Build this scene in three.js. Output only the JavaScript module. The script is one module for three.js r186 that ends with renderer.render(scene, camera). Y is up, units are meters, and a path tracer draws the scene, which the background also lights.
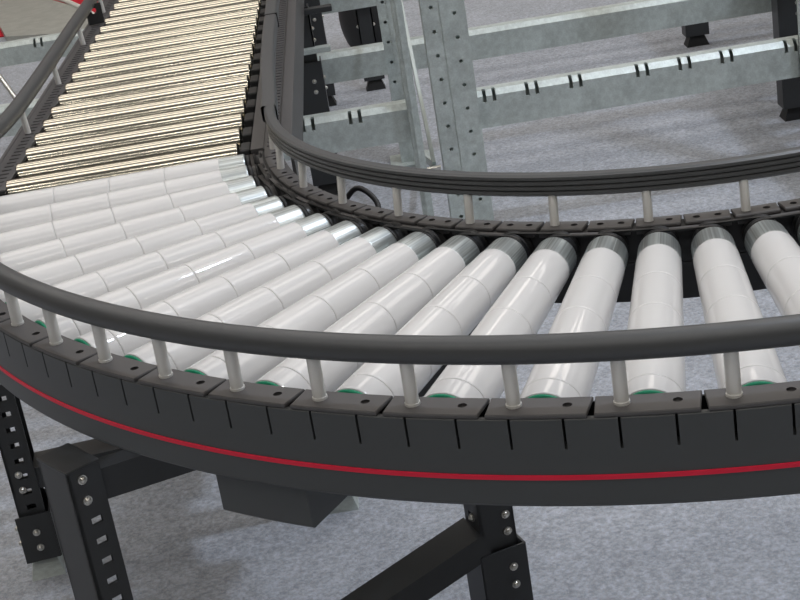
import * as THREE from 'three';
import { mergeGeometries } from 'three/addons/utils/BufferGeometryUtils.js';
import { RoundedBoxGeometry } from 'three/addons/geometries/RoundedBoxGeometry.js';
import { RectAreaLightUniformsLib } from 'three/addons/lights/RectAreaLightUniformsLib.js';
import { Brush, Evaluator, SUBTRACTION } from 'three-bvh-csg';

// ------------------------------------------------------------------ camera, light, exposure
const H = 0.6;                                    // conveyor frame height above the floor
const scene = new THREE.Scene();
scene.background = new THREE.Color(0x1c1d1f);
const camera = new THREE.PerspectiveCamera(21.895, 800 / 600, 0.05, 60);
camera.position.set(-0.44727, 0.63758 + H, 2.30578);
camera.up.set(0.16100463, 0.91605207, -0.36732289);
camera.lookAt(-0.44727 - 0.00427713, 0.63758 + H - 0.37152735, 2.30578 - 0.92841216);
const renderer = new THREE.WebGLRenderer({ antialias: true });
renderer.toneMapping = THREE.LinearToneMapping;
renderer.toneMappingExposure = 1.0;
renderer.shadowMap.enabled = true;
renderer.shadowMap.type = THREE.PCFSoftShadowMap;
RectAreaLightUniformsLib.init();
const ROOM = { x0: -7, x1: 7, z0: -8.5, z1: 7.5, h: 4.6 };
const LAMP_COLOR = 0xfff8ef, LAMP_POWER = 1.5;                      // broad panels: soft fill
const KEY_COLOR = 0xe4eeff, KEY_POWER = 450, KEY_AT = [1.3, 4.2, 0.28];   // compact high-bay lamp: defined shadows
const LAMPS = [];                                                   // [x, z, width, depth, power]
for (const z of [-6.4, -4.4, -2.4, -0.4]) for (const x of [-4.6, -1.7, 1.2, 4.1]) LAMPS.push([x, z, 2.2, 0.9, LAMP_POWER]);
for (const z of [2.2, 4.6]) for (const x of [-3.2, -0.2, 2.8]) LAMPS.push([x, z, 2.6, 0.18, 12]);

// ------------------------------------------------------------------ helpers
let seed = 20240611;
const rnd = () => { seed = (seed * 1664525 + 1013904223) >>> 0; return seed / 4294967296; };
const R = (a) => a * Math.PI / 180;
const taken = {};
function numbered(n) { const k = taken[n] || 0; taken[n] = k + 1; return k ? n + '_' + String(k).padStart(3, '0') : n; }
function shadow(o) { o.castShadow = true; o.receiveShadow = true; return o; }
function thing(name, label, category, group) {
  const o = new THREE.Group(); o.name = numbered(name); scene.add(o);
  o.userData = { label, category }; if (group) o.userData.group = group; return o;
}
function solo(name, geo, m, label, category, group) {
  const o = shadow(new THREE.Mesh(geo, m)); o.name = numbered(name); scene.add(o);
  o.userData = { label, category }; if (group) o.userData.group = group; return o;
}
function struct(name, geo, m) {
  const o = shadow(new THREE.Mesh(geo, m)); o.name = name; scene.add(o); o.userData = { kind: 'structure' }; return o;
}
function part(name, geo, m, parent, label) {
  const g = Array.isArray(geo) ? join(geo) : geo;
  const o = shadow(new THREE.Mesh(g, m)); o.name = name; parent.add(o); if (label) o.userData.label = label; return o;
}
function sub(name, parent) { const o = new THREE.Group(); o.name = name; parent.add(o); return o; }
function join(list) {
  const l = list.map((g) => { const q = g.index ? g.toNonIndexed() : g.clone(); for (const k of Object.keys(q.attributes)) if (!['position', 'normal', 'uv'].includes(k)) q.deleteAttribute(k); return q; });
  return l.length === 1 ? l[0] : mergeGeometries(l);
}
function box(w, h, d, x = 0, y = 0, z = 0, r = 0) {
  const g = r ? new RoundedBoxGeometry(w, h, d, 1, r) : new THREE.BoxGeometry(w, h, d); g.translate(x, y, z); return g;
}
const pol = (r, t, h = 0) => new THREE.Vector3(r * Math.cos(t), H + h, r * Math.sin(t));
// closed profile [[r,h],...] swept about the curve centre from angle t0 to t1, flat shaded per profile edge, capped
function sweep(profile, t0, t1, n, closed = true, smooth = false) {
  const pos = [], nor = [], uv = [];
  const m = profile.length, e = closed ? m : m - 1;
  let area = 0; for (let i = 0; i < m; i++) { const a = profile[i], b = profile[(i + 1) % m]; area += a[0] * b[1] - b[0] * a[1]; }
  const sgn = area > 0 ? 1 : -1;
  const en = []; for (let i = 0; i < m; i++) { const a = profile[i], b = profile[(i + 1) % m]; const l = Math.hypot(b[0] - a[0], b[1] - a[1]) || 1; en.push([sgn * (b[1] - a[1]) / l, -sgn * (b[0] - a[0]) / l]); }
  const vn = profile.map((_, i) => { const p = en[(i + m - 1) % m], q = en[i]; const x = p[0] + q[0], y = p[1] + q[1], l = Math.hypot(x, y) || 1; return [x / l, y / l]; });
  const put = (p, nn, t, u, v) => { const c = Math.cos(t), s = Math.sin(t); pos.push(p[0] * c, H + p[1], p[0] * s); nor.push(nn[0] * c, nn[1], nn[0] * s); uv.push(u, v); };
  const tri = (A, B, C, want) => {           // orient by wanted normal
    const a = new THREE.Vector3(...A.p), b = new THREE.Vector3(...B.p), c = new THREE.Vector3(...C.p);
    const n = b.clone().sub(a).cross(c.clone().sub(a));
    const l = n.dot(want) >= 0 ? [A, B, C] : [A, C, B];
    for (const q of l) { pos.push(...q.p); nor.push(...q.n); uv.push(...q.u); }
  };
  const mk = (p, nn, t, v) => { const c = Math.cos(t), s = Math.sin(t); return { p: [p[0] * c, H + p[1], p[0] * s], n: [nn[0] * c, nn[1], nn[0] * s], u: [t * p[0], v] }; };
  let acc = 0;
  for (let i = 0; i < e; i++) {
    const a = profile[i], b = profile[(i + 1) % m], l = Math.hypot(b[0] - a[0], b[1] - a[1]);
    const na = smooth ? vn[i] : en[i], nb = smooth ? vn[(i + 1) % m] : en[i];
    for (let k = 0; k < n; k++) {
      const ta = t0 + (t1 - t0) * k / n, tb = t0 + (t1 - t0) * (k + 1) / n, tm = (ta + tb) / 2;
      const w = new THREE.Vector3(en[i][0] * Math.cos(tm), en[i][1], en[i][0] * Math.sin(tm));
      const A = mk(a, na, ta, acc), B = mk(b, nb, ta, acc + l), C = mk(b, nb, tb, acc + l), D = mk(a, na, tb, acc);
      tri(A, B, C, w); tri(A, C, D, w);
    }
    acc += l;
  }
  if (closed) for (const [t, d] of [[t0, -Math.sign(t1 - t0)], [t1, Math.sign(t1 - t0)]]) {
    const sh = THREE.ShapeUtils.triangulateShape(profile.map((p) => new THREE.Vector2(p[0], p[1])), []);
    const w = new THREE.Vector3(-Math.sin(t) * d, 0, Math.cos(t) * d);
    for (const f of sh) { const q = f.map((i) => { const o = mk(profile[i], [0, 0], t, profile[i][1]); o.n = [w.x, w.y, w.z]; return o; }); tri(q[0], q[1], q[2], w); }
  }
  const g = new THREE.BufferGeometry();
  g.setAttribute('position', new THREE.Float32BufferAttribute(pos, 3)); g.setAttribute('normal', new THREE.Float32BufferAttribute(nor, 3)); g.setAttribute('uv', new THREE.Float32BufferAttribute(uv, 2));
  return g;
}
const rect = (r0, r1, h0, h1) => [[r0, h0], [r1, h0], [r1, h1], [r0, h1]];
// rod of given radius between two points
function rod(a, b, r, seg = 10, r2 = r) {
  const d = b.clone().sub(a), g = new THREE.CylinderGeometry(r2, r, d.length(), seg);
  g.applyQuaternion(new THREE.Quaternion().setFromUnitVectors(new THREE.Vector3(0, 1, 0), d.clone().normalize()));
  const m = a.clone().add(b).multiplyScalar(0.5); g.translate(m.x, m.y, m.z); return g;
}
// rectangular bar between two points: w sideways, h upwards
function bar(a, b, w, h) {
  const d = b.clone().sub(a), L = d.length(), g = new THREE.BoxGeometry(w, h, L);
  const zq = d.clone().normalize(), x = new THREE.Vector3(0, 1, 0).cross(zq).normalize(), y = zq.clone().cross(x);
  g.applyMatrix4(new THREE.Matrix4().makeBasis(x, y, zq)); const m = a.clone().add(b).multiplyScalar(0.5); g.translate(m.x, m.y, m.z); return g;
}
function tube(pts, r, seg = 40, rs = 10) { return new THREE.TubeGeometry(new THREE.CatmullRomCurve3(pts), seg, r, rs, false); }
// flat plate from an outline with holes, thickness t along +z of its own plane
function plate(w, h, t, holes) {
  const s = new THREE.Shape([new THREE.Vector2(-w / 2, 0), new THREE.Vector2(w / 2, 0), new THREE.Vector2(w / 2, h), new THREE.Vector2(-w / 2, h)]);
  for (const q of holes) { const p = new THREE.Path(); if (q.r) p.absellipse(q.x, q.y, q.r, q.r, 0, Math.PI * 2, true); else { p.moveTo(q.x - q.w / 2, q.y - q.h / 2); p.lineTo(q.x - q.w / 2, q.y + q.h / 2); p.lineTo(q.x + q.w / 2, q.y + q.h / 2); p.lineTo(q.x + q.w / 2, q.y - q.h / 2); p.closePath(); } s.holes.push(p); }
  return new THREE.ExtrudeGeometry(s, { depth: t, bevelEnabled: false, curveSegments: 5 });
}

// ------------------------------------------------------------------ textures and materials
function noiseTex(n, fn, srgb = true) {
  const d = new Uint8Array(n * n * 4);
  for (let j = 0; j < n; j++) for (let i = 0; i < n; i++) { const c = fn(i / n, j / n); const k = (j * n + i) * 4; d[k] = c[0]; d[k + 1] = c[1]; d[k + 2] = c[2]; d[k + 3] = 255; }
  const t = new THREE.DataTexture(d, n, n, THREE.RGBAFormat); t.wrapS = t.wrapT = THREE.RepeatWrapping; t.magFilter = THREE.LinearFilter; t.minFilter = THREE.LinearMipmapLinearFilter; t.generateMipmaps = true;
  if (srgb) t.colorSpace = THREE.SRGBColorSpace; t.needsUpdate = true; return t;
}
function lattice(n) { const a = new Float32Array(n * n); for (let i = 0; i < a.length; i++) a[i] = rnd(); return (u, v) => { const x = ((u % 1) + 1) % 1 * n, y = ((v % 1) + 1) % 1 * n, i = Math.floor(x), j = Math.floor(y), f = x - i, g = y - j; const s = f * f * (3 - 2 * f), t = g * g * (3 - 2 * g), I = (i + 1) % n, J = (j + 1) % n; return (a[j * n + i] * (1 - s) + a[j * n + I] * s) * (1 - t) + (a[J * n + i] * (1 - s) + a[J * n + I] * s) * t; }; }
const n8 = lattice(8), n32 = lattice(32), n128 = lattice(128), n256 = lattice(256);
const clamp = (v) => Math.max(0, Math.min(255, v));
function carpetTex(r, g, b, amp) {
  return noiseTex(1024, (u, v) => { const f = (rnd() - 0.5) * 0.55 + (n256(u, v) - 0.5) * 0.55 + (n128(u, v) - 0.5) * 0.35 + (n32(u, v) - 0.5) * 0.12 + (n8(u, v) - 0.5) * 0.1; const c = (rnd() - 0.5) * 10; return [clamp(r * (1 + f * amp) + c), clamp(g * (1 + f * amp)), clamp(b * (1 + f * amp) - c)]; });
}
const carpetMap = carpetTex(166, 171, 180, 0.34); carpetMap.repeat.set(1 / 1.1, 1 / 1.1);
const carpetBump = noiseTex(512, (u, v) => { const f = 255 * (0.5 * rnd() + 0.5 * n128(u, v)); return [f, f, f]; }, false); carpetBump.repeat.set(2, 2);
const redMap = carpetTex(196, 16, 44, 0.2);
const grainTex = noiseTex(512, (u, v) => { const f = 235 + (rnd() - 0.5) * 20 + (n32(u, v) - 0.5) * 20; return [f, f, f]; });
const plasticRough = noiseTex(256, (u, v) => { const f = clamp(120 + 50 * (n32(u, v) - 0.5) + 40 * (rnd() - 0.5)); return [f, f, f]; }, false);
const zincMap = noiseTex(512, (u, v) => { const f = 0.95 + 0.09 * (n32(u, v) - 0.5) + 0.07 * (n128(u, v) - 0.5) + 0.08 * (n8(u, v) - 0.5); return [clamp(212 * f), clamp(222 * f), clamp(220 * f)]; });
const streakMap = noiseTex(256, (u, v) => { const f = 0.94 + 0.1 * (n128(u, 0.31) - 0.5); return [clamp(236 * f), clamp(233 * f), clamp(225 * f)]; });
const zincStreak = noiseTex(256, (u, v) => { const f = 0.9 + 0.32 * (n128(u, 0.62) - 0.5) + 0.2 * (n32(u, 0.11) - 0.5); return [clamp(222 * f), clamp(228 * f), clamp(228 * f)]; });
const M = {};
M.carpet = new THREE.MeshStandardMaterial({ map: carpetMap, roughness: 0.95, bumpMap: carpetBump, bumpScale: 0.0006 });
M.red = new THREE.MeshStandardMaterial({ map: redMap, roughness: 0.95 });
M.wall = new THREE.MeshStandardMaterial({ color: 0x938f88, roughness: 0.9 });
M.ceiling = new THREE.MeshStandardMaterial({ color: 0xb9bab8, roughness: 0.9 });
M.board = new THREE.MeshStandardMaterial({ color: 0xb4b6b0, roughness: 0.6, map: grainTex });
M.boardEdge = new THREE.MeshStandardMaterial({ color: 0xe8e8e2, roughness: 0.5 });
M.frame = new THREE.MeshStandardMaterial({ color: 0x555455, roughness: 0.5 });          // dark grey plastic
M.skirt = new THREE.MeshStandardMaterial({ color: 0x46494b, roughness: 0.45 });
M.black = new THREE.MeshStandardMaterial({ color: 0x1b1c1e, roughness: 0.55 });
M.blackSteel = new THREE.MeshStandardMaterial({ color: 0x343638, roughness: 0.45 });
M.rail = new THREE.MeshStandardMaterial({ color: 0x4a4c4e, roughness: 0.42 });
M.belt = new THREE.MeshStandardMaterial({ color: 0x161719, roughness: 0.35 });
M.red_line = new THREE.MeshStandardMaterial({ color: 0xe4153c, roughness: 0.5 });
M.white = new THREE.MeshPhysicalMaterial({ color: 0xd8d8d8, roughness: 0.5, clearcoat: 0.7, clearcoatRoughness: 0.04 });
M.groove = new THREE.MeshStandardMaterial({ color: 0x6e6d6a, roughness: 0.7 });
M.steel = new THREE.MeshStandardMaterial({ color: 0xdcd9d0, map: streakMap, metalness: 1, roughness: 0.15 });
M.chrome = new THREE.MeshStandardMaterial({ color: 0xf4f6f7, map: zincStreak, metalness: 0.85, roughness: 0.36 });
M.green = new THREE.MeshStandardMaterial({ color: 0x089a72, roughness: 0.45 });
M.alu = new THREE.MeshStandardMaterial({ color: 0xe2e2df, metalness: 0.1, roughness: 0.45 });
M.zinc = new THREE.MeshStandardMaterial({ map: zincMap, metalness: 0.28, roughness: 0.45, color: 0xf6f6f6 });
M.bolt = new THREE.MeshStandardMaterial({ color: 0xd9d7d0, metalness: 1, roughness: 0.28 });

// ------------------------------------------------------------------ the hall
const W = ROOM.x1 - ROOM.x0, D = ROOM.z1 - ROOM.z0, cx = (ROOM.x0 + ROOM.x1) / 2, cz = (ROOM.z0 + ROOM.z1) / 2;
{
  const g = box(W + 0.4, 0.2, D + 0.4, cx, -0.1, cz); const p = g.attributes.position, u = g.attributes.uv;
  for (let i = 0; i < p.count; i++) u.setXY(i, p.getX(i), p.getZ(i));
  struct('floor', g, M.carpet);
  struct('ceiling', box(W + 0.4, 0.2, D + 0.4, cx, ROOM.h + 0.1, cz), M.ceiling);
  struct('wall_left', box(0.2, ROOM.h, D, ROOM.x0 - 0.1, ROOM.h / 2, cz), M.wall);
  struct('wall_right', box(0.2, ROOM.h, D, ROOM.x1 + 0.1, ROOM.h / 2, cz), M.wall);
  struct('wall_back', box(W + 0.4, ROOM.h, 0.2, cx, ROOM.h / 2, ROOM.z0 - 0.1), M.wall);
  struct('wall_front', box(W + 0.4, ROOM.h, 0.2, cx, ROOM.h / 2, ROOM.z1 + 0.1), M.wall);
}
const lampCase = new THREE.MeshStandardMaterial({ color: 0xdddddd, roughness: 0.5 });
function ceilingLamp(t, x, y, z, w, d, power, color) {
  t.position.set(x, y, z);
  part('housing', box(w + 0.1, 0.06, d + 0.1, 0, -0.03, 0), lampCase, t);
  part('diffuser', box(w, 0.012, d, 0, -0.066, 0), new THREE.MeshStandardMaterial({ color: 0xffffff, emissive: color, emissiveIntensity: Math.min(power, 4) }), t);
  const l = new THREE.RectAreaLight(color, power, w, d); l.name = 'lamp_light'; l.position.set(0, -0.08, 0); l.rotation.x = -Math.PI / 2; l.castShadow = true; t.add(l);
}
LAMPS.forEach(([x, z, w, d, power]) => {
  const strip = d < 0.5;
  ceilingLamp(strip ? thing('strip_lamp', 'long narrow strip lamp on the hall ceiling', 'lamp', 'strip lamps on the hall ceiling') : thing('panel_lamp', 'broad white lamp panel on the hall ceiling', 'lamp', 'lamp panels in rows on the hall ceiling'), x, ROOM.h - 0.004, z, w, d, power, LAMP_COLOR);
});
{
  const t = thing('high_bay_lamp', 'square high-bay lamp hanging from the hall ceiling above the conveyor bend', 'lamp');
  ceilingLamp(t, KEY_AT[0], KEY_AT[1], KEY_AT[2], 0.2, 0.2, KEY_POWER, KEY_COLOR);
  part('rod', rod(new THREE.Vector3(0, 0, 0), new THREE.Vector3(0, ROOM.h - KEY_AT[1] - 0.002, 0), 0.012, 10), lampCase, t);
}

// ------------------------------------------------------------------ curved conveyor
const N = 34, DT = Math.PI / N, slit = (k) => Math.PI - k * DT;
const RO = 1.1, RP = 1.065, RI1 = 0.625, RI0 = 0.598;
const curve = thing('curved_roller_conveyor', 'dark grey U-shaped conveyor bend carrying white tapered rollers, red stripe on its side', 'conveyor');
part('outer_skirt', sweep([[1.084, -0.097], [1.098, -0.097], [RO, -0.094], [RO, -0.036], [1.084, -0.036]], Math.PI, 0, 136), M.skirt, curve);
part('inner_lining', sweep(rect(1.076, 1.082, -0.09, -0.014), Math.PI, 0, 102), M.black, curve);
part('red_stripe', sweep([[1.099, -0.068], [1.1012, -0.0675], [1.1012, -0.063], [1.099, -0.0625]], Math.PI, 0, 136), M.red_line, curve, 'thin red stripe along the skirt');
for (let k = 0; k <= N * 2; k++) {
  const a = Math.PI - (k - 0.5) * DT / 2, g = 0.0012; const ta = Math.min(Math.PI, a) - g, tb = Math.max(0, a - DT / 2) + g;
  part('skirt_panel', sweep([[1.0955, -0.036], [RO, -0.036], [RO, -0.006], [1.0985, -0.0046], [1.0955, -0.0046]], ta, tb, 2), M.skirt, curve);
}
// perforated top plates, one for each roller
function ringPlate(r0, r1, ta, tb, gap0, gap1, h0, h1, holes) {
  const tm = (ta + tb) / 2; const to = (r, t) => new THREE.Vector2(r * Math.sin(t - tm), r * Math.cos(t - tm));
  const s = new THREE.Shape(); const n = 4;
  const pts = [];
  for (let i = 0; i <= n; i++) { const t = ta - gap0 / r0 + (tb + gap0 / r0 - ta + gap0 / r0) * i / n; pts.push(to(r0, t)); }
  for (let i = n; i >= 0; i--) { const t = ta - gap1 / r1 + (tb + gap1 / r1 - ta + gap1 / r1) * i / n; pts.push(to(r1, t)); }
  s.setFromPoints(pts);
  for (const [r, f, a] of holes) { const c = to(r, ta + (tb - ta) * f), p = new THREE.Path(); p.absellipse(c.x, c.y, a, a, 0, Math.PI * 2, true); s.holes.push(p); }
  const g = new THREE.ExtrudeGeometry(s, { depth: h1 - h0 - 0.0012, bevelEnabled: true, bevelThickness: 0.0012, bevelSize: 0.0008, bevelOffset: -0.0008, bevelSegments: 1, curveSegments: 7 });
  // local: x tangential, y radial, z thickness -> world
  const er = new THREE.Vector3(Math.cos(tm), 0, Math.sin(tm)), et = new THREE.Vector3(-Math.sin(tm), 0, Math.cos(tm));
  const m = new THREE.Matrix4().makeBasis(et, er, new THREE.Vector3(0, 1, 0)); g.applyMatrix4(m); g.translate(0, H + h0, 0);
  if (m.determinant() < 0) { const ix = g.index; const p = g.attributes.position, q = g.attributes.normal, u = g.attributes.uv; if (!ix) for (let i = 0; i < p.count; i += 3) for (const at of [p, q, u]) for (let c = 0; c < at.itemSize; c++) { const x = at.array[(i + 1) * at.itemSize + c]; at.array[(i + 1) * at.itemSize + c] = at.array[(i + 2) * at.itemSize + c]; at.array[(i + 2) * at.itemSize + c] = x; } }
  return g;
}
for (let k = 0; k < N; k++) {
  part('top_plate', ringPlate(RP, RO, slit(k), slit(k + 1), 0.0008, 0.0034, -0.0034, 0, [[1.081, 0.77, 0.0054]]), M.frame, curve);
  part('inner_plate', ringPlate(RI0, RI1, slit(k), slit(k + 1), 0.0008, 0.0028, -0.0034, 0, k % 2 ? [[0.611, 0.28, 0.005], [0.611, 0.72, 0.005]] : [[0.611, 0.72, 0.005]]), M.frame, curve);
}
part('outer_ledge', sweep([[1.0655, -0.030], [1.0665, -0.030], [1.0685, -0.0045], [1.0655, -0.0045]], Math.PI, 0, 102), M.black, curve);
part('inner_skirt', sweep(rect(0.600, 0.628, -0.095, -0.005), Math.PI, 0, 90), M.black, curve);
// rollers
const Rr = (r) => 0.0252 + (r - 0.65) * (0.0325 - 0.0252) / 0.41, CREST = 0.003;
const lath = (pts, seg = 32) => new THREE.LatheGeometry(pts.map((q) => new THREE.Vector2(q[0], q[1])), seg);
const SE = [0.6945, 0.778, 0.862, 0.946, 1.03, 1.061];
const rollerGeo = {
  sleeves: SE.slice(0, -1).map((a, i) => { const b = SE[i + 1], ra = Rr(a), rb = Rr(b), c = 0.0010; return lath([[ra - 0.0035, a], [ra - c, a], [ra, a + c], [Rr(a + 0.003), a + 0.003], [Rr(b - 0.003), b - 0.003], [rb, b - c], [rb - c, b], [rb - 0.0035, b]], 48); }),
  core: lath([[0.001, 0.6945], [Rr(0.7) - 0.0022, 0.6945], [Rr(1.06) - 0.0022, 1.0595], [0.001, 1.0595]], 40),
  end: lath([[0.001, 0.655], [0.0225, 0.655], [0.0238, 0.6554], [Rr(0.656) - 0.0006, 0.6564], [Rr(0.658) - 0.0005, 0.658], [Rr(0.66) - 0.0005, 0.660], [Rr(0.69) - 0.0005, 0.69], [Rr(0.694) - 0.0005, 0.694], [Rr(0.695) - 0.0005, 0.6975], [0.001, 0.6985]], 40),
  pulley: lath([[0.001, 0.629], [0.0185, 0.629], [0.0222, 0.630], [0.0222, 0.633], [0.0196, 0.634], [0.0196, 0.639], [0.0222, 0.640], [0.0222, 0.642], [0.0196, 0.643], [0.0196, 0.648], [0.0222, 0.649], [0.0222, 0.655], [0.001, 0.655]], 28),
  cap: lath([[0.001, 1.0575], [0.029, 1.0575], [0.0312, 1.0612], [0.0312, 1.0635], [0.028, 1.0642], [0.001, 1.0642]], 40),
};
function axisMatrix(t) {
  const a = pol(0.65, t, CREST - Rr(0.65)), b = pol(1.06, t, CREST - Rr(1.06)); const d = b.clone().sub(a).normalize();
  const q = new THREE.Quaternion().setFromUnitVectors(new THREE.Vector3(0, 1, 0), d); const o = a.clone().addScaledVector(d, -0.65);
  return { q, o };
}
for (let k = 0; k < N; k++) {
  const t = slit(k) - DT / 2, r = sub('roller', curve), { q, o } = axisMatrix(t);
  r.position.copy(o); r.quaternion.copy(q);
  const spin = (k * 1.37) % 6.28; const addp = (n, g, m, l) => { const e = part(n, g, m, r, l); e.rotation.y = spin; return e; };
  rollerGeo.sleeves.forEach((g) => addp('sleeve', g, M.white));
  addp('core', rollerGeo.core, M.groove);
  addp('steel_end', rollerGeo.end, M.chrome, 'bright zinc plated inner end of the roller');
  addp('drive_pulley', rollerGeo.pulley, M.black);
  addp('end_cap', rollerGeo.cap, M.green, 'green plastic bearing cap');
}
// drive belts linking neighbouring pulleys in alternate grooves
for (let k = 0; k < N - 1; k++) {
  const rr = k % 2 ? 0.6365 : 0.6455, a = pol(rr, slit(k) - DT / 2, CREST - Rr(0.64)), b = pol(rr, slit(k + 1) - DT / 2, CREST - Rr(0.64));
  const L = a.distanceTo(b), R1 = 0.0218, R0 = 0.0198; const s = new THREE.Shape();
  s.absarc(L / 2, 0, R1, -Math.PI / 2, Math.PI / 2); s.absarc(-L / 2, 0, R1, Math.PI / 2, Math.PI * 1.5);
  const h = new THREE.Path(); h.absarc(L / 2, 0, R0, -Math.PI / 2, Math.PI / 2); h.absarc(-L / 2, 0, R0, Math.PI / 2, Math.PI * 1.5); s.holes.push(h);
  const g = new THREE.ExtrudeGeometry(s, { depth: 0.0045, bevelEnabled: false, curveSegments: 10 }); g.translate(0, 0, -0.00225);
  const x = b.clone().sub(a).normalize(), y = new THREE.Vector3(0, 1, 0), z = x.clone().cross(y);
  g.applyMatrix4(new THREE.Matrix4().makeBasis(x, y, z)); const m = a.clone().add(b).multiplyScalar(0.5); g.translate(m.x, m.y, m.z);
  part('drive_belt', g, M.belt, curve);
}
// belt guard strips: one flat bowed strip over every second pair of pulleys
for (let k = 0; k < N; k += 2) {
  const a = slit(k) - 0.006, b = slit(k + 2) + 0.006;
  part('belt_guard', sweep([[0.6285, -0.008], [0.6335, -0.0075], [0.6345, -0.0035], [0.6285, -0.0036]], a, b, 6), M.frame, curve);
}
// guard rails and posts
function ringProfile(r, h, rad, n = 20) { const o = []; for (let i = 0; i < n; i++) { const a = i / n * Math.PI * 2; o.push([r + rad * Math.cos(a), h + rad * Math.sin(a)]); } return o; }
part('outer_guard_rail', sweep(ringProfile(1.08, 0.0565, 0.0138), Math.PI, 0, 160, true, true), M.rail, curve);
const ribbed = [[0.598, 0.037], [0.598, 0.0615], [0.6, 0.0635], [0.6105, 0.0635]];
for (let i = 0; i < 4; i++) { const t = 0.0622 - i * 0.0063; ribbed.push([0.6125, t], [0.614, t - 0.0008], [0.614, t - 0.0044], [0.6125, t - 0.0052], [0.6115, t - 0.0056]); }
ribbed.push([0.6105, 0.0365], [0.6, 0.0365]);
part('inner_guard_rail', sweep(ribbed, Math.PI, 0, 120), M.rail, curve, 'ribbed black inner guard rail');
for (let k = 0; k < N; k++) {
  const t = slit(k) - DT * 0.27, b = pol(1.081, t, 0), T = pol(1.0805, t, 0.046);
  part('rail_post', [rod(b, T, 0.0068, 14), rod(b, b.clone().add(new THREE.Vector3(0, 0.0025, 0)), 0.0076, 14)], M.alu, curve);
  if (k % 2 === 0) { const u = slit(k) - DT * 0.30, c = pol(0.611, u, 0), e = pol(0.607, u, 0.040); part('inner_rail_post', rod(c, e, 0.0055, 12), M.alu, curve); }
}
// hanging drive housing below the skirt
{
  part('drive_housing', sweep([[0.99, -0.15], [1.084, -0.15], [1.087, -0.147], [1.087, -0.098], [0.99, -0.098]], 2.24, 2.132, 6), M.skirt, curve, 'box below the skirt');
}
// the support stands of the bend
const boltG = join([new THREE.CylinderGeometry(0.0058, 0.0058, 0.002, 12), new THREE.SphereGeometry(0.0045, 12, 6, 0, 6.3, 0, 1.57).translate(0, 0.0005, 0)]);
function bolt(parent, p, dir) { const o = part('bolt', boltG, M.bolt, parent); o.position.copy(p); o.quaternion.setFromUnitVectors(new THREE.Vector3(0, 1, 0), dir.clone().normalize()); return o; }
// leg: a C channel of web width w and flange depth d, slotted flanges, lower telescoping foot channel
function leg(parent, x, z, yaw, top, w, d, opt = {}) {
  const g = sub('support_leg', parent); g.position.set(x, 0, z); g.rotation.y = yaw;
  const t = 0.004, y0 = opt.y0 ?? 0.12, L = top - y0;
  const slots = []; for (let y = L - (opt.first ?? 0.068); y > 0.02; y -= 0.027) slots.push({ x: 0.002, y, w: 0.014, h: 0.009 });
  const fl = plate(d, L, t, slots);
  const web = plate(w, L, t, []); web.translate(0, y0, d / 2 - t);
  const f1 = fl.clone(); f1.rotateY(Math.PI / 2); f1.translate(w / 2 - t, y0, 0);
  const f2 = fl.clone(); f2.rotateY(Math.PI / 2); f2.translate(-w / 2, y0, 0);
  part('channel', [web, f1, f2], M.blackSteel, g);
  if (opt.cap) part('cap', box(w + 0.002, 0.004, d + 0.002, 0, top + 0.002, 0, 0.0012), M.blackSteel, g, 'flat cap on the leg');
  const w2 = w + 0.014, d2 = d + 0.012;
  const st = opt.sleeve ?? y0 + 0.1, sl = st - 0.034, sy = 0.034 + sl / 2;
  part('foot_channel', [box(w2, sl, 0.003, 0, sy, opt.open ? -d2 / 2 : d2 / 2), box(0.003, sl, d2, w2 / 2, sy, 0), box(0.003, sl, d2, -w2 / 2, sy, 0)], M.blackSteel, g);
  const fg = new THREE.CylinderGeometry(0.25, 0.70, 0.06, 4, 1).toNonIndexed(); fg.rotateY(Math.PI / 4); fg.scale(w2, 1, d2); fg.translate(0, 0.03, 0); fg.computeVertexNormals();
  part('foot', fg, opt.footMat ?? M.zinc, g, 'tapered metal foot');
  const px = new THREE.Vector3(1, 0, 0), pz = new THREE.Vector3(0, 0, 1);
  for (const y of opt.bolts ?? [top - 0.012, top - 0.039]) { bolt(g, new THREE.Vector3(w / 2 + 0.001, y, 0.004), px); bolt(g, new THREE.Vector3(-w / 2 - 0.001, y, 0.004), px.clone().negate()); }
  if (opt.frontBolts) for (const y of opt.bolts) bolt(g, new THREE.Vector3(0.013, y, d / 2 + 0.001), pz);
  for (const y of opt.fbolts ?? [y0 + 0.05, y0 + 0.022]) { bolt(g, new THREE.Vector3(w2 / 2 + 0.0025, y, 0), px); bolt(g, new THREE.Vector3(w * 0.22, y, d2 / 2 + 0.0025), pz); }
  return g;
}
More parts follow.
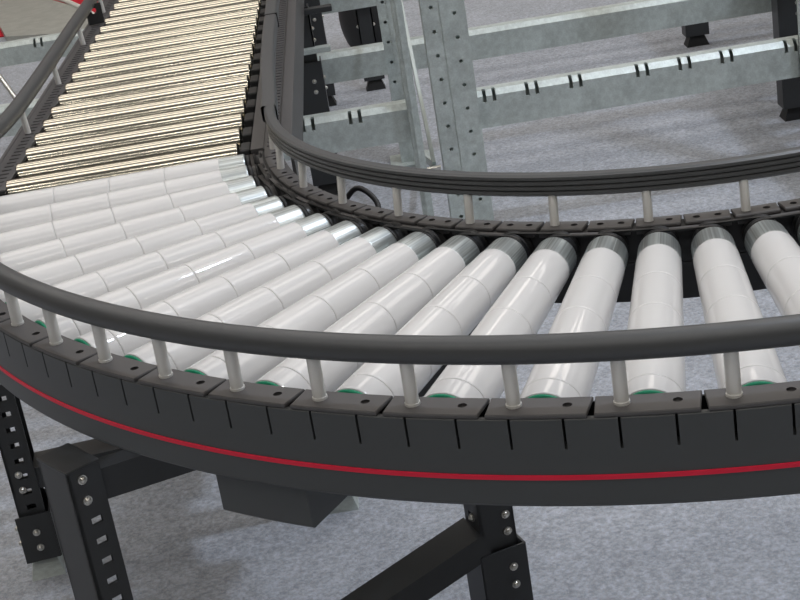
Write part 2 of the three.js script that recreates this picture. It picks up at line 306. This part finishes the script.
function stand(outer, inner, yawO, yawI, top, yo, lo = {}) {
  leg(curve, outer[0], outer[1], yawO, top, 0.068, 0.042, { cap: true, ...lo });
  leg(curve, inner[0], inner[1], yawI, H - 0.1, 0.05, 0.045, { y0: 0.1, bolts: [0.215, 0.19], fbolts: [0.14, 0.113], sleeve: 0.168, frontBolts: true });
  const a = new THREE.Vector3(outer[0], 0, outer[1]), b = new THREE.Vector3(inner[0], 0, inner[1]); const d = b.clone().sub(a).normalize();
  const A = a.clone().addScaledVector(d, 0.02), B = b.clone().addScaledVector(d, -0.02);
  const lv = (p, y) => new THREE.Vector3(p.x, y, p.z);
  part('cross_beam', bar(lv(A, yo), lv(B, 0.182), 0.058, 0.036), M.blackSteel, curve);
  part('cross_beam', bar(lv(A, H - 0.17), lv(B, H - 0.17), 0.03, 0.04), M.blackSteel, curve);
  // short bracket from leg top up to the skirt
  const rr = Math.hypot(a.x, a.z), s = (rr - 0.05) / rr;
  part('frame_bracket', bar(new THREE.Vector3(a.x * s, H - 0.19, a.z * s), new THREE.Vector3(a.x * s, H - 0.091, a.z * s), 0.03, 0.06), M.blackSteel, curve);
}
stand([-0.861, 0.700], [-0.386, 0.53], R(-52), R(20), H - 0.135, 0.045);
stand([-1.087, 0.105], [-0.61, 0.06], R(-80), R(0), H - 0.1, 0.17, { y0: 0.04, sleeve: 0.115, open: true, first: 0.05, bolts: [0.185, 0.158], fbolts: [0.085, 0.058] });
stand([0.861, 0.700], [0.386, 0.53], R(52), R(-20), H - 0.135, 0.045);
stand([1.087, 0.105], [0.61, 0.06], R(80), R(0), H - 0.1, 0.17, { y0: 0.04, sleeve: 0.115, open: true, first: 0.05, bolts: [0.185, 0.158], fbolts: [0.085, 0.058] });
// gear motor and cable behind the inner plates
part('gear_motor', [box(0.05, 0.06, 0.05, -0.53, H - 0.06, 0.22, 0.006), rod(new THREE.Vector3(-0.53, H - 0.06, 0.25), new THREE.Vector3(-0.545, H - 0.06, 0.30), 0.02, 14)], M.black, curve);
part('motor_cable', tube([new THREE.Vector3(-0.52, H - 0.04, 0.24), new THREE.Vector3(-0.49, H - 0.01, 0.25), new THREE.Vector3(-0.465, H - 0.03, 0.28), new THREE.Vector3(-0.485, H - 0.06, 0.31), new THREE.Vector3(-0.50, H - 0.09, 0.33)], 0.004, 30, 8), M.black, curve);

// ------------------------------------------------------------------ straight conveyors
const NS = 30, P = 0.0905, Z0 = -0.034, ZE = Z0 - (NS - 1) * P - P / 2;
const tubeG = lath([[0.001, 0], [0.0235, 0], [0.0248, 0.0008], [0.025, 0.002], [0.025, 0.005], [0.025, 0.359], [0.025, 0.362], [0.0248, 0.3632], [0.0235, 0.364], [0.001, 0.364]], 44);
const shaftG = new THREE.CylinderGeometry(0.006, 0.006, 0.385, 6);
function straight(side, label) {
  const s = side, t = thing('straight_roller_conveyor', label, 'conveyor');
  const zb = -0.002, L = zb - ZE, zc = (zb + ZE) / 2;
  const X = (x) => s * x;
  // frames: slotted top flange, web, lip
  function flange(xa, xb, name) {
    const w = Math.abs(xb - xa), holes = [];
    for (let i = 0; i < Math.floor(L / 0.0217); i++) holes.push({ x: 0, y: 0.012 + i * 0.0217, w: 0.016, h: 0.006 });
    const g = plate(w, L, 0.003, holes); g.rotateX(-Math.PI / 2); g.translate(X((xa + xb) / 2), H - 0.006, zb); return part(name, g, M.frame, t);
  }
  flange(1.03, 1.068, 'slotted_flange');
  part('outer_frame', [box(0.006, 0.1, L, X(1.071), H - 0.052, zc), box(0.008, 0.006, L, X(1.034), H - 0.004, zc), box(0.004, 0.09, L, X(1.049), H - 0.05, zc)], M.frame, t);
  flange(0.601, 0.627, 'slotted_flange');
  part('inner_frame', [box(0.02, 0.010, L, X(0.592), H - 0.003, zc, 0.002), box(0.005, 0.1, L, X(0.586), H - 0.052, zc), box(0.02, 0.006, L, X(0.637), H - 0.004, zc), box(0.004, 0.09, L, X(0.642), H - 0.05, zc)], M.frame, t);
  const holderG = box(0.018, 0.052, 0.046, 0, 0, 0, 0.004);
  for (let i = 0; i < NS; i++) {
    const z = Z0 - i * P, r = sub('roller', t); r.position.set(X(0.668), H - 0.0205, z); r.rotation.z = -s * Math.PI / 2;
    const b = part('steel_tube', tubeG, M.steel, r); b.rotation.y = i * 0.9;
    const sh = part('shaft', shaftG, M.black, r); sh.position.y = 0.178;
    const h1 = part('roller_holder', holderG, M.black, t); h1.position.set(X(0.656), H - 0.028, z);
    const h2 = part('roller_holder', holderG, M.black, t); h2.position.set(X(1.0425), H - 0.03, z);
  }
  // guard rails
  const A = (x, y, z) => new THREE.Vector3(X(x), H + y, z);
  part('outer_guard_rail', new THREE.TubeGeometry(new THREE.CatmullRomCurve3([A(1.08, 0.0565, -0.003), A(1.08, 0.0565, -0.02), A(1.077, 0.055, -0.06), A(1.066, 0.05, -0.16), A(1.058, 0.047, -0.3), A(1.057, 0.047, -1.2), A(1.057, 0.047, ZE)]), 80, 0.0138, 16), M.rail, t);
  part('inner_guard_rail', sweepLine([A(0.608, 0.05, -0.003), A(0.608, 0.05, -0.02), A(0.609, 0.05, -0.05), A(0.612, 0.05, -0.15), A(0.617, 0.05, -0.28), A(0.62, 0.05, -0.5), A(0.62, 0.05, ZE)], 0.024, 0.026), M.rail, t);
  part('rail_joint', box(0.0262, 0.0282, 0.004, X(0.62), H + 0.05, -0.72), M.black, t);
  for (let z = -0.35; z > ZE; z -= 0.36) {
    part('rail_post', rod(A(1.052, -0.004, z), A(1.055, 0.04, z), 0.0055, 10), M.alu, t);
    part('inner_rail_post', rod(A(0.632, -0.004, z - 0.1), A(0.622, 0.04, z - 0.1), 0.0055, 10), M.alu, t);
  }
  // sensor bracket with a hole on the outer frame
  { const b = plate(0.036, 0.046, 0.008, [{ x: 0, y: 0.03, r: 0.007 }]); b.rotateY(s * -R(25)); b.translate(X(1.05), H, -1.28); part('sensor_bracket', b, M.black, t); }
  // legs in pairs with cross beams
  for (const z of [-1.62, -2.55]) {
    for (const x of [s < 0 ? 0.603 : z > -2 ? 0.645 : 0.6, 1.05]) {
      const g = leg(t, X(x), z, s < 0 ? R(0) : R(180) * 0, H - 0.1, 0.058, 0.045, { y0: 0.26, first: 0.03, bolts: [H - 0.16, H - 0.19], footMat: M.black });
      g.name = 'support_leg';
    }
    part('cross_beam', box(0.42, 0.05, 0.03, X(0.8265), H - 0.14, z - 0.03), M.blackSteel, t);
    part('cross_beam', box(0.42, 0.04, 0.03, X(0.8265), 0.2, z - 0.03), M.blackSteel, t);
    part('leg_bracket', box(0.09, 0.014, 0.03, X(0.56), H - 0.11, z + 0.03, 0.002), M.blackSteel, t);
    part('leg_bracket', box(0.07, 0.014, 0.03, X(0.57), H - 0.21, z + 0.03, 0.002), M.zinc, t);
  }
  return t;
}
// rectangular bar with rounded edges along a point list
function sweepLine(pts, w, h) {
  const sh = new THREE.Shape(); const a = w / 2, b = h / 2, r = 0.005;
  sh.moveTo(-a + r, -b); sh.lineTo(a - r, -b); sh.quadraticCurveTo(a, -b, a, -b + r); sh.lineTo(a, b - r); sh.quadraticCurveTo(a, b, a - r, b); sh.lineTo(-a + r, b); sh.quadraticCurveTo(-a, b, -a, b - r); sh.lineTo(-a, -b + r); sh.quadraticCurveTo(-a, -b, -a + r, -b);
  const c = new THREE.CatmullRomCurve3(pts); const n = 60, prof = sh.getPoints(4), pos = [], idx = [], m = prof.length;
  for (let i = 0; i <= n; i++) { const p = c.getPointAt(i / n), d = c.getTangentAt(i / n), x = new THREE.Vector3(-d.z, 0, d.x).normalize(), y = new THREE.Vector3().crossVectors(x, d).normalize(); if (y.y < 0) y.negate(); for (const q of prof) pos.push(p.x + x.x * q.x + y.x * q.y, p.y + x.y * q.x + y.y * q.y, p.z + x.z * q.x + y.z * q.y); }
  for (let i = 0; i < n; i++) for (let j = 0; j < m; j++) { const a0 = i * m + j, b0 = i * m + (j + 1) % m, c0 = a0 + m, d0 = b0 + m; idx.push(a0, b0, d0, a0, d0, c0); }
  const g = new THREE.BufferGeometry(); g.setAttribute('position', new THREE.Float32BufferAttribute(pos, 3)); g.setIndex(idx); g.setAttribute('uv', new THREE.Float32BufferAttribute(new Float32Array(pos.length / 3 * 2), 2)); g.computeVertexNormals(); return g;
}
straight(-1, 'straight conveyor of shiny steel rollers leading away at the upper left');
straight(1, 'straight conveyor beyond the right side of the bend, its black legs behind the rack');

// ------------------------------------------------------------------ steel rack
const ev = new Evaluator(); ev.attributes = ['position', 'normal']; ev.useGroups = false;
function withUV(g, k = 3) { const p = g.attributes.position, n = g.attributes.normal, u = new Float32Array(p.count * 2); for (let i = 0; i < p.count; i++) { const nx = Math.abs(n.getX(i)), ny = Math.abs(n.getY(i)), nz = Math.abs(n.getZ(i)); const a = nx > ny && nx > nz ? [p.getZ(i), p.getY(i)] : ny > nz ? [p.getX(i), p.getZ(i)] : [p.getX(i), p.getY(i)]; u[2 * i] = a[0] * k; u[2 * i + 1] = a[1] * k; } g.setAttribute('uv', new THREE.BufferAttribute(u, 2)); return g; }
// C beam along x: outer web faces +z at z, top at y
function beamGeo(x0, x1, y, z, h, slotsX) {
  const d = 0.045, t = 0.004, c = 0.012;
  const s = new THREE.Shape([[0, -h], [0, -c], [c, 0], [d, 0], [d, -h]].map((q) => new THREE.Vector2(...q)));    // shape x = depth behind the face
  s.holes.push(new THREE.Path([[t, -h + t], [d - t, -h + t], [d - t, -t], [c + 0.002, -t], [t, -c - 0.002]].map((q) => new THREE.Vector2(...q))));
  const g = new THREE.ExtrudeGeometry(s, { depth: x1 - x0, bevelEnabled: false });
  g.rotateY(Math.PI / 2); g.translate(x0, y, z);                               // shape x -> -z, extrude -> +x
  let b = new Brush(g); b.updateMatrixWorld();
  for (const x of slotsX) { const c1 = new Brush(box(0.008, 0.034, 0.03, x, y - 0.009, z - 0.008)); c1.updateMatrixWorld(); b = ev.evaluate(b, c1, SUBTRACTION); }
  return withUV(b.geometry);
}
const pairs = (l) => l.flatMap((x) => [x - 0.011, x + 0.011]);
const rack = thing('storage_rack', 'galvanised storage rack with perforated upright and long horizontal beams inside the bend', 'rack');
const BY = H - 0.256;
const SL = pairs([-0.190, -0.603, -0.496, -0.0925, 0.007, 0.159, 0.2555, 0.351, 0.497, 0.62, -1.2, -1.32]);
part('beam', beamGeo(-0.72, -0.372, BY, -1.09, 0.085, SL.filter((x) => x > -0.7 && x < -0.4)), M.zinc, rack);
part('beam', beamGeo(-0.226, 1.5, BY, -1.09, 0.085, SL.filter((x) => x > -0.21)), M.zinc, rack);
part('beam', beamGeo(-2.0, -0.40, BY, -1.72, 0.078, []), M.zinc, rack);
part('beam', beamGeo(-0.335, 1.5, BY, -1.72, 0.078, []), M.zinc, rack);
function uprightGeo(x0, x1, z, top, depth) {
  const w = x1 - x0, holes = [];
  for (let y = 0.05, i = 0; y < top - 0.03; y += 0.054, i++) { holes.push({ x: w * 0.24, y, r: 0.0045 }); holes.push({ x: -w * 0.27, y: y + 0.02, r: 0.0045 }); }
  const face = plate(w, top, 0.004, holes); face.translate((x0 + x1) / 2, 0, z - 0.004);
  const rib = [box(0.004, top, depth, x0 + 0.002, top / 2, z - depth / 2 - 0.004), box(0.004, top, depth, x1 - 0.002, top / 2, z - depth / 2 - 0.004), box(0.03, top, 0.004, x0 + 0.015, top / 2, z - depth - 0.002), box(0.03, top, 0.004, x1 - 0.015, top / 2, z - depth - 0.002), box(0.012, top, 0.003, (x0 + x1) / 2 - 0.002, top / 2, z + 0.0012)];
  return withUV(join([face, ...rib]));
}
{
  const u = sub('upright', rack); part('post', uprightGeo(-0.315, -0.219, -1.06, 1.9, 0.07), M.zinc, u);
  part('side_channel', withUV(join([box(0.022, 1.9, 0.004, -0.365, 0.95, -1.062), box(0.004, 1.9, 0.05, -0.376, 0.95, -1.087), box(0.004, 1.9, 0.03, -0.356, 0.95, -1.077), box(0.006, 1.9, 0.006, -0.366, 0.95, -1.057)])), M.zinc, u);
  part('base_plate', box(0.2, 0.006, 0.14, -0.3, 0.003, -1.1), M.zinc, u);
  for (const y of [0.19, 0.62, 1.05, 1.48]) part('spacer_bolt', rod(new THREE.Vector3(-0.356, y, -1.075), new THREE.Vector3(-0.322, y, -1.075), 0.005, 10), M.bolt, u);
  const ur = sub('upright', rack); part('post', uprightGeo(-0.40, -0.335, -1.765, 1.9, 0.06), M.zinc, ur); part('base_plate', box(0.12, 0.006, 0.12, -0.37, 0.003, -1.79), M.zinc, ur);
  // lacing between the front and rear posts
  const zig = [0.19, 0.72, 1.25, 1.78]; const zf = -1.1, zr = -1.75;
  for (let i = 0; i < 3; i++) part('lacing_bar', bar(new THREE.Vector3(i % 2 ? -0.352 : -0.335, zig[i], i % 2 ? zr : zf), new THREE.Vector3(i % 2 ? -0.335 : -0.352, zig[i + 1], i % 2 ? zf : zr), 0.008, 0.022), M.zinc, rack);
  part('lacing_bar', bar(new THREE.Vector3(-0.336, 0.19, -1.1), new THREE.Vector3(-0.35, 0.03, -1.75), 0.008, 0.02), M.zinc, rack);
}
// uprights at the far right and left that carry the beams
{ const u = sub('upright', rack); part('post', uprightGeo(0.512, 0.576, -1.06, 1.9, 0.02), M.zinc, u); part('base_plate', box(0.07, 0.006, 0.06, 0.545, 0.003, -1.06), M.zinc, u); }
for (const x of [1.5, -2.0]) for (const z of [-1.06, -1.70]) { if (x < 0 && z > -1.5) continue; const u = sub('upright', rack); part('post', uprightGeo(x - 0.048, x + 0.048, z, 1.9, 0.07), M.zinc, u); part('base_plate', box(0.14, 0.006, 0.14, x, 0.003, z - 0.03), M.zinc, u); }
// second rack further back
const rack2 = thing('storage_rack', 'galvanised rack beam further back, crossing below the steel rollers at the upper left', 'rack');
part('beam', beamGeo(-2.5, 1.35, BY, -2.62, 0.07, pairs([-1.4695, -0.52, -1.75, -2.1, -0.8, -0.2])), M.zinc, rack2);
for (const x of [-2.5, 1.35]) { const u = sub('upright', rack2); part('post', uprightGeo(x - 0.04, x + 0.04, -2.59, 0.75, 0.06), M.zinc, u); }
for (const x of [-0.435]) { const g = leg(rack2, x, -2.66, 0, BY - 0.07, 0.05, 0.04, { y0: 0.08, first: 0.03, bolts: [0.21, 0.14], sleeve: 0.1, footMat: M.black }); }
part('lacing_bar', rod(new THREE.Vector3(-1.62, BY - 0.07, -2.6), new THREE.Vector3(-1.48, 0.02, -2.5), 0.008, 10), M.bolt, rack2);

// ------------------------------------------------------------------ things beyond
{
  const g = box(3.2, 0.006, 3.0, -2.6, 0.003, -6.2); const p = g.attributes.position, u = g.attributes.uv; for (let i = 0; i < p.count; i++) u.setXY(i, p.getX(i), p.getZ(i));
  solo('red_carpet', g, M.red, 'bright red carpet on the floor at the top left corner', 'carpet');
  const t = thing('floor_board', 'light grey slanted board with a white edge lying on the red carpet', 'board');
  const s = new THREE.Shape([[-2.9, 6.4], [-2.03, 5.56], [-1.73, 4.98], [-1.5, 4.3], [-2.0, 4.55], [-2.11, 4.94], [-2.5, 5.5]].map((q) => new THREE.Vector2(...q)));
  const b = new THREE.ExtrudeGeometry(s, { depth: 0.02, bevelEnabled: false }); b.rotateX(-Math.PI / 2); b.translate(0, 0.006, 0); part('panel', b, M.board, t);
  part('edge_strip', tube([new THREE.Vector3(-2.9, 0.03, -6.4), new THREE.Vector3(-2.03, 0.03, -5.56), new THREE.Vector3(-1.73, 0.03, -4.98), new THREE.Vector3(-1.5, 0.03, -4.3)], 0.012, 30, 8), M.boardEdge, t);
}
{
  const g = new THREE.SphereGeometry(1, 24, 16); g.scale(0.095, 0.16, 0.1); g.translate(-0.43, 0.125, -3.25); const p = g.attributes.position; for (let i = 0; i < p.count; i++) if (p.getY(i) < 0.002) p.setY(i, 0.002); g.computeVertexNormals();
  solo('dark_bag', g, M.black, 'dark rounded bag on the floor behind the black rack leg', 'bag');
}
renderer.render(scene, camera);
